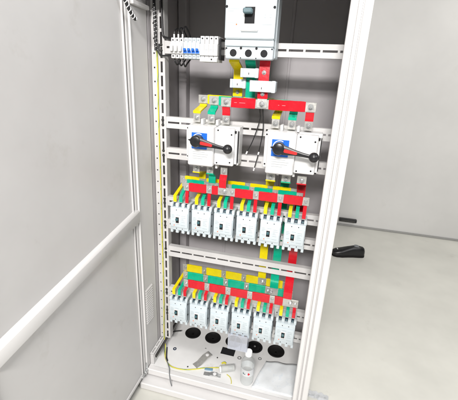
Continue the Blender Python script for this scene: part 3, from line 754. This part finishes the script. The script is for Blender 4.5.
wire('signal_wire', 'thin black signal wire hanging under the red bar with a pale tip', [(0.392, -0.045, -0.066), (0.391, -0.030, -0.108), (0.392, -0.022, -0.144), (0.371, -0.018, -0.221), (0.350, -0.016, -0.270)], 0.0019, 'wire_black', 'signal wires under the main busbar')
wire('signal_wire', 'longer thin black signal wire hanging between the two isolators', [(0.402, -0.045, -0.066), (0.402, -0.030, -0.108), (0.407, -0.022, -0.180), (0.396, -0.018, -0.270), (0.384, -0.018, -0.330)], 0.0019, 'wire_black', 'signal wires under the main busbar')
for lab, p, q in (('pale crimp sleeve on the shorter signal wire', (0.3510, -0.016, -0.268), (0.3465, -0.0155, -0.279)), ('pale crimp sleeve on the longer signal wire', (0.3835, -0.018, -0.331), (0.3810, -0.018, -0.343)), ('pale numbered sleeve near the isolator on the longer wire', (0.3970, -0.0182, -0.266), (0.3945, -0.0178, -0.277))):
    bm = bmesh.new(); c0 = Vector(p); cyl(bm, (0, 0, 0), Vector(q)-c0, 0.0030, seg=10)
    tag(obj('wire_sleeve', bm, 'white_mark', None, c0), lab, 'wire sleeve', 'wire sleeves')
wire('loose_wire', 'stiff black wire end poking across the cabinet floor', [(-0.048, 0.02, -1.362), (-0.055, 0.045, -1.353), (-0.045, 0.085, -1.350), (-0.02, 0.110, -1.352), (0.012, 0.122, -1.350)], 0.0032, 'wire_black')
wire('loose_wire', 'thin grey wire curling from the floor down over the front sill', [(-0.040, 0.035, -1.352), (-0.036, 0.006, -1.355), (-0.022, -0.030, -1.364), (0.003, -0.068, -1.366), (0.028, -0.098, -1.364), (0.052, -0.132, -1.361), (0.064, -0.158, -1.366), (0.075, -0.172, -1.392), (0.085, -0.180, -1.409)], 0.0022, 'wire_grey')
wire('loose_wire', 'black wire tail lying beside the yellow earth wire', [(-0.020, 0.000, -1.3655), (-0.008, -0.030, -1.3655), (0.006, -0.062, -1.3665), (0.020, -0.082, -1.3655)], 0.0028, 'wire_black')

# ------------------------------------------------------------------ loose things on the cabinet floor
zf = ZF+0.0003
def zbar(label, loc, rot, w, path, m='tin', hole=None, extra=None):
    """bent tinned strip; path of (along, up)"""
    t = thing('bent_strap', label, 'metal strap', loc, 'bent metal straps on the cabinet floor'); t.rotation_euler = (0, 0, rot)
    bm = bmesh.new(); strap(bm, [(0, a, b) for a, b in path], w, 0.003); obj('strip', bm, m, t)
    if hole is not None:
        a, b = hole
        bm = bmesh.new(); lathe(bm, [(0.0085, 0.0), (0.0085, 0.0008), (0.0062, 0.0012)], (0, a, b+0.0016), 'Z', 18); obj('bolt_hole', bm, 'white_mark', t)
    return t
zbar('bent tinned strap with a bright bolt hole lying on the cabinet floor', (0.190, -0.028, zf+0.0018), math.radians(-32), 0.034, m='tin', path=[(-0.052, 0), (-0.022, 0), (0.014, 0.017), (0.046, 0.017)], hole=(0.030, 0.017))
zbar('dark flat strap with blue tape lying just behind the front sill', (0.262, -0.096, zf+0.0018), math.radians(-84), 0.020, [(-0.042, 0.0), (-0.014, 0.0), (-0.004, 0.006), (0.020, 0.006), (0.030, 0.0), (0.042, 0.0)], m='zinc', hole=(0.012, 0.006))
bm = bmesh.new(); box(bm, -0.020, 0.020, -0.008, 0.008, 0, 0.005, bev=0.002); mat('blue_grey', (0.16, 0.30, 0.42), 0.5)
ob = obj('tape_piece', bm, 'blue_grey', None, (0.236, -0.070, zf+0.0002)); ob.rotation_euler = (0, 0, math.radians(8)); tag(ob, 'small blue-grey piece of tape beside the dark flat strap', 'tape')
o = Vector((0.325, -0.052, zf)); t = thing('plastic_tube', 'short clear plastic tube lying with a white end cap', 'tube', o); t.rotation_euler = (0, 0, math.radians(24))
bm = bmesh.new(); cyl(bm, (-0.030, 0, 0.0165), (0.036, 0, 0.0165), 0.016, 0.0155, 26); obj('sleeve', bm, 'clear_tube', t)
bm = bmesh.new(); cyl(bm, (-0.031, 0, 0.0165), (-0.039, 0, 0.0165), 0.0163, 0.013, 24); obj('end_cap', bm, 'cap_white', t)
bm = bmesh.new(); cyl(bm, (0.008, 0, 0.0165), (0.026, 0, 0.0155), 0.007, 0.006, 14); obj('core', bm, 'plastic_grey', t)
ob = obj('yellow_tie', (lambda b: (tube(b, [(0, 0, 0), (0.012, 0.006, 0.004), (0.022, 0.004, 0.001)], 0.004, 8), b)[1])(bmesh.new()), 'wire_yellow', None, (0.288, -0.018, zf+0.004)); tag(ob, 'small yellow tie scrap behind the clear tube', 'tie')
wire('loose_wire', 'faint yellow wire end curving from the clear tube to the sill', [(0.330, -0.074, -1.3672), (0.350, -0.086, -1.3672), (0.362, -0.108, -1.3672), (0.364, -0.120, -1.3672)], 0.0016, 'wire_yellow')
# bottle
o = Vector((0.430, -0.080, zf)); t = thing('water_bottle', 'clear plastic water bottle with a white cap standing on the cabinet floor', 'bottle', o)
prof = [(0.020, 0.004), (0.029, 0.000), (0.0315, 0.006), (0.0315, 0.030), (0.0295, 0.034), (0.0315, 0.038), (0.0315, 0.052), (0.0305, 0.055), (0.0305, 0.096), (0.0315, 0.099), (0.0315, 0.112), (0.029, 0.124), (0.022, 0.139), (0.0135, 0.151), (0.0125, 0.160)]
bm = bmesh.new(); lathe(bm, prof, (0, 0, 0), 'Z', 36); obj('body', bm, 'clear_bottle', t)
bm = bmesh.new(); lathe(bm, [(0.0150, 0.1605), (0.0165, 0.1615), (0.0165, 0.182), (0.015, 0.1845)], (0, 0, 0), 'Z', 30); obj('cap', bm, 'cap_white', t)
bm = bmesh.new(); lathe(bm, [(0.0312, 0.057), (0.0312, 0.095)], (0, 0, 0), 'Z', 36, close=False); lb = obj('label', bm, 'label_film', t)
def on_label(pts, m, name):
    bm = bmesh.new(); R = 0.0318
    vv = [bm.verts.new((R*math.sin(a/R), -R*math.cos(a/R), z)) for a, z in pts]; bm.faces.new(vv); obj(name, bm, m, lb)
on_label([(0.010, 0.066), (0.020, 0.0725), (0.010, 0.083)], 'red', 'emblem')
on_label([(0.010, 0.066), (0.007, 0.0745), (0.010, 0.083)], 'red', 'emblem')
for a, z, w, h in ((-0.014, 0.074, 0.006, 0.006), (-0.006, 0.072, 0.004, 0.005), (-0.010, 0.070, 0.010, 0.0015)):
    on_label([(a-w/2, z-h/2), (a+w/2, z-h/2), (a+w/2, z+h/2), (a-w/2, z+h/2)], 'teal_toggle', 'print_mark')
# paper sheet, softly curled
bm = bmesh.new(); N = 14; c = [Vector((0.458, -0.112, 0)), Vector((0.662, -0.112, 0)), Vector((0.668, 0.086, 0)), Vector((0.504, 0.064, 0))]
g = []
for i in range(N+1):
    row = []
    for j in range(N+1):
        u, v = i/N, j/N
        p = (c[0]*(1-u)+c[1]*u)*(1-v) + (c[3]*(1-u)+c[2]*u)*v
        z = 0.0010 + 0.009*max(0, v-0.75)**1.5*2 + 0.0030*math.sin(u*5+v*3)**2 + 0.012*max(0, 0.15-u)**1.2 + 0.0015*math.sin(u*13-v*9)
        row.append(bm.verts.new((p.x-0.55, p.y, max(0.0006, z))))
    g.append(row)
for i in range(N):
    for j in range(N): bm.faces.new((g[i][j], g[i+1][j], g[i+1][j+1], g[i][j+1]))
ob = obj('paper_sheet', bm, 'paper', None, (0.55, 0, ZF+0.001)); tag(ob, 'white sheet of paper lying on the cabinet floor beside the bottle', 'paper')
md = ob.modifiers.new('thickness', 'SOLIDIFY'); md.thickness = 0.0005
# washers, nuts and specks
def ring(label, x, y, ro, ri, m, h=0.0015):
    bm = bmesh.new(); lathe(bm, [(ri, 0), (ro, 0), (ro, h), (ri, h), (ri, 0)], (0, 0, 0), 'Z', 24, close=False)
    tag(obj('washer', bm, m, None, (x, y, zf+0.0003)), label, 'washer', 'loose washers')
ring('dark ring washer on the floor beside the grey wire', 0.022, 0.005, 0.009, 0.005, 'navy', 0.003)
ring('zinc washer on the floor behind the paper sheet', 0.470, 0.072, 0.0095, 0.005, 'zinc')
ring('zinc washer on the floor beside the bottle', 0.366, 0.046, 0.011, 0.0055, 'zinc')
for lab, x, y in (('dark metal speck beside the bent strap with the hole', 0.256, 0.014), ('pale screw on the floor between two grommets', 0.178, 0.055), ('dark screw lying behind the front sill near the earth wire', 0.130, -0.085)):
    bm = bmesh.new(); lathe(bm, [(0.0036, 0), (0.0036, 0.002), (0.002, 0.003), (0.002, 0.004)], (0, 0, 0), 'Z', 10)
    tag(obj('screw', bm, 'dark_steel' if 'dark' in lab else 'zinc', None, (x, y, zf+0.0003)), lab, 'screw', 'loose screws')

# ------------------------------------------------------------------ things on the room floor
# shoe
o = Vector((1.02, 1.56, ZR+0.0005)); t = thing('shoe', 'black shoe standing on the pale room floor beyond the cabinet', 'shoe', o); t.rotation_euler = (0, 0, math.radians(12))
SEC = [(-0.140, 0.010, 0.030), (-0.132, 0.034, 0.046), (-0.105, 0.047, 0.058), (-0.060, 0.050, 0.068), (-0.010, 0.042, 0.085), (0.040, 0.036, 0.098), (0.090, 0.036, 0.098), (0.125, 0.033, 0.090), (0.138, 0.025, 0.078), (0.146, 0.012, 0.056)]
bm = bmesh.new(); prev = None
for x, w, h in SEC:
    r = []
    for k in range(14):
        a = math.pi*k/13; r.append(bm.verts.new((x, -w*math.cos(a), 0.016+(h-0.016)*max(0.0, math.sin(a))**0.6)))
    if prev:
        for k in range(13): bm.faces.new((prev[k], prev[k+1], r[k+1], r[k]))
        bm.faces.new((prev[0], r[0], r[13], prev[13]))
    else: bm.faces.new(r)
    prev = r
bm.faces.new(prev[::-1]); obj('upper', bm, 'shoe_black', t)
bm = bmesh.new(); out = [(x, -w-0.004) for x, w, h in SEC]+[(x, w+0.004) for x, w, h in SEC[::-1]]
a = [bm.verts.new((x, y, 0)) for x, y in out]; b = [bm.verts.new((x, y, 0.0158)) for x, y in out]
for i in range(len(out)):
    j = (i+1) % len(out); bm.faces.new((a[i], a[j], b[j], b[i]))
bm.faces.new(a[::-1]); bm.faces.new(b); obj('sole', bm, 'rubber', t)
bm = bmesh.new(); cyl(bm, (0.066, 0, 0.0955), (0.066, 0, 0.0995), 0.024, 0.021, 18); obj('lining', bm, 'wire_grey', t)
bm = bmesh.new()
box(bm, -0.10, -0.092, -0.012, 0.012, 0.0595, 0.0612, bev=0.0004); obj('toe_mark', bm, 'white_mark', t)
# dark socket box low on the far wall
o = Vector((1.06, 2.237, ZR+0.06)); t = thing('floor_socket', 'small dark socket box low on the far wall', 'socket', o)
bm = bmesh.new(); box(bm, -0.09, 0.09, -0.03, 0.012, 0.0, 0.032, bev=0.004); obj('box', bm, 'black', t)
bm = bmesh.new(); box(bm, -0.07, 0.07, -0.0325, -0.0303, 0.008, 0.024, bev=0.001); obj('socket_face', bm, 'dark_steel', t)
# scrap of clear film on the room floor by the cabinet
bm = bmesh.new(); pts = []
rnd = random.Random(3)
G = [[bm.verts.new((0.72+0.012*i+rnd.uniform(-.003, .003), -0.02+0.010*j+rnd.uniform(-.003, .003), ZR+0.002+rnd.uniform(0, .012)*(0 < i < 9))) for j in range(5)] for i in range(10)]
for i in range(9):
    for j in range(4): bm.faces.new((G[i][j], G[i+1][j], G[i+1][j+1], G[i][j+1]))
bmesh.ops.translate(bm, verts=bm.verts, vec=(-0.77, 0, -ZR))
ob = obj('film_scrap', bm, 'clear_cover', None, (0.77, 0, ZR)); tag(ob, 'crumpled scrap of clear film on the room floor by the frame', 'plastic film')
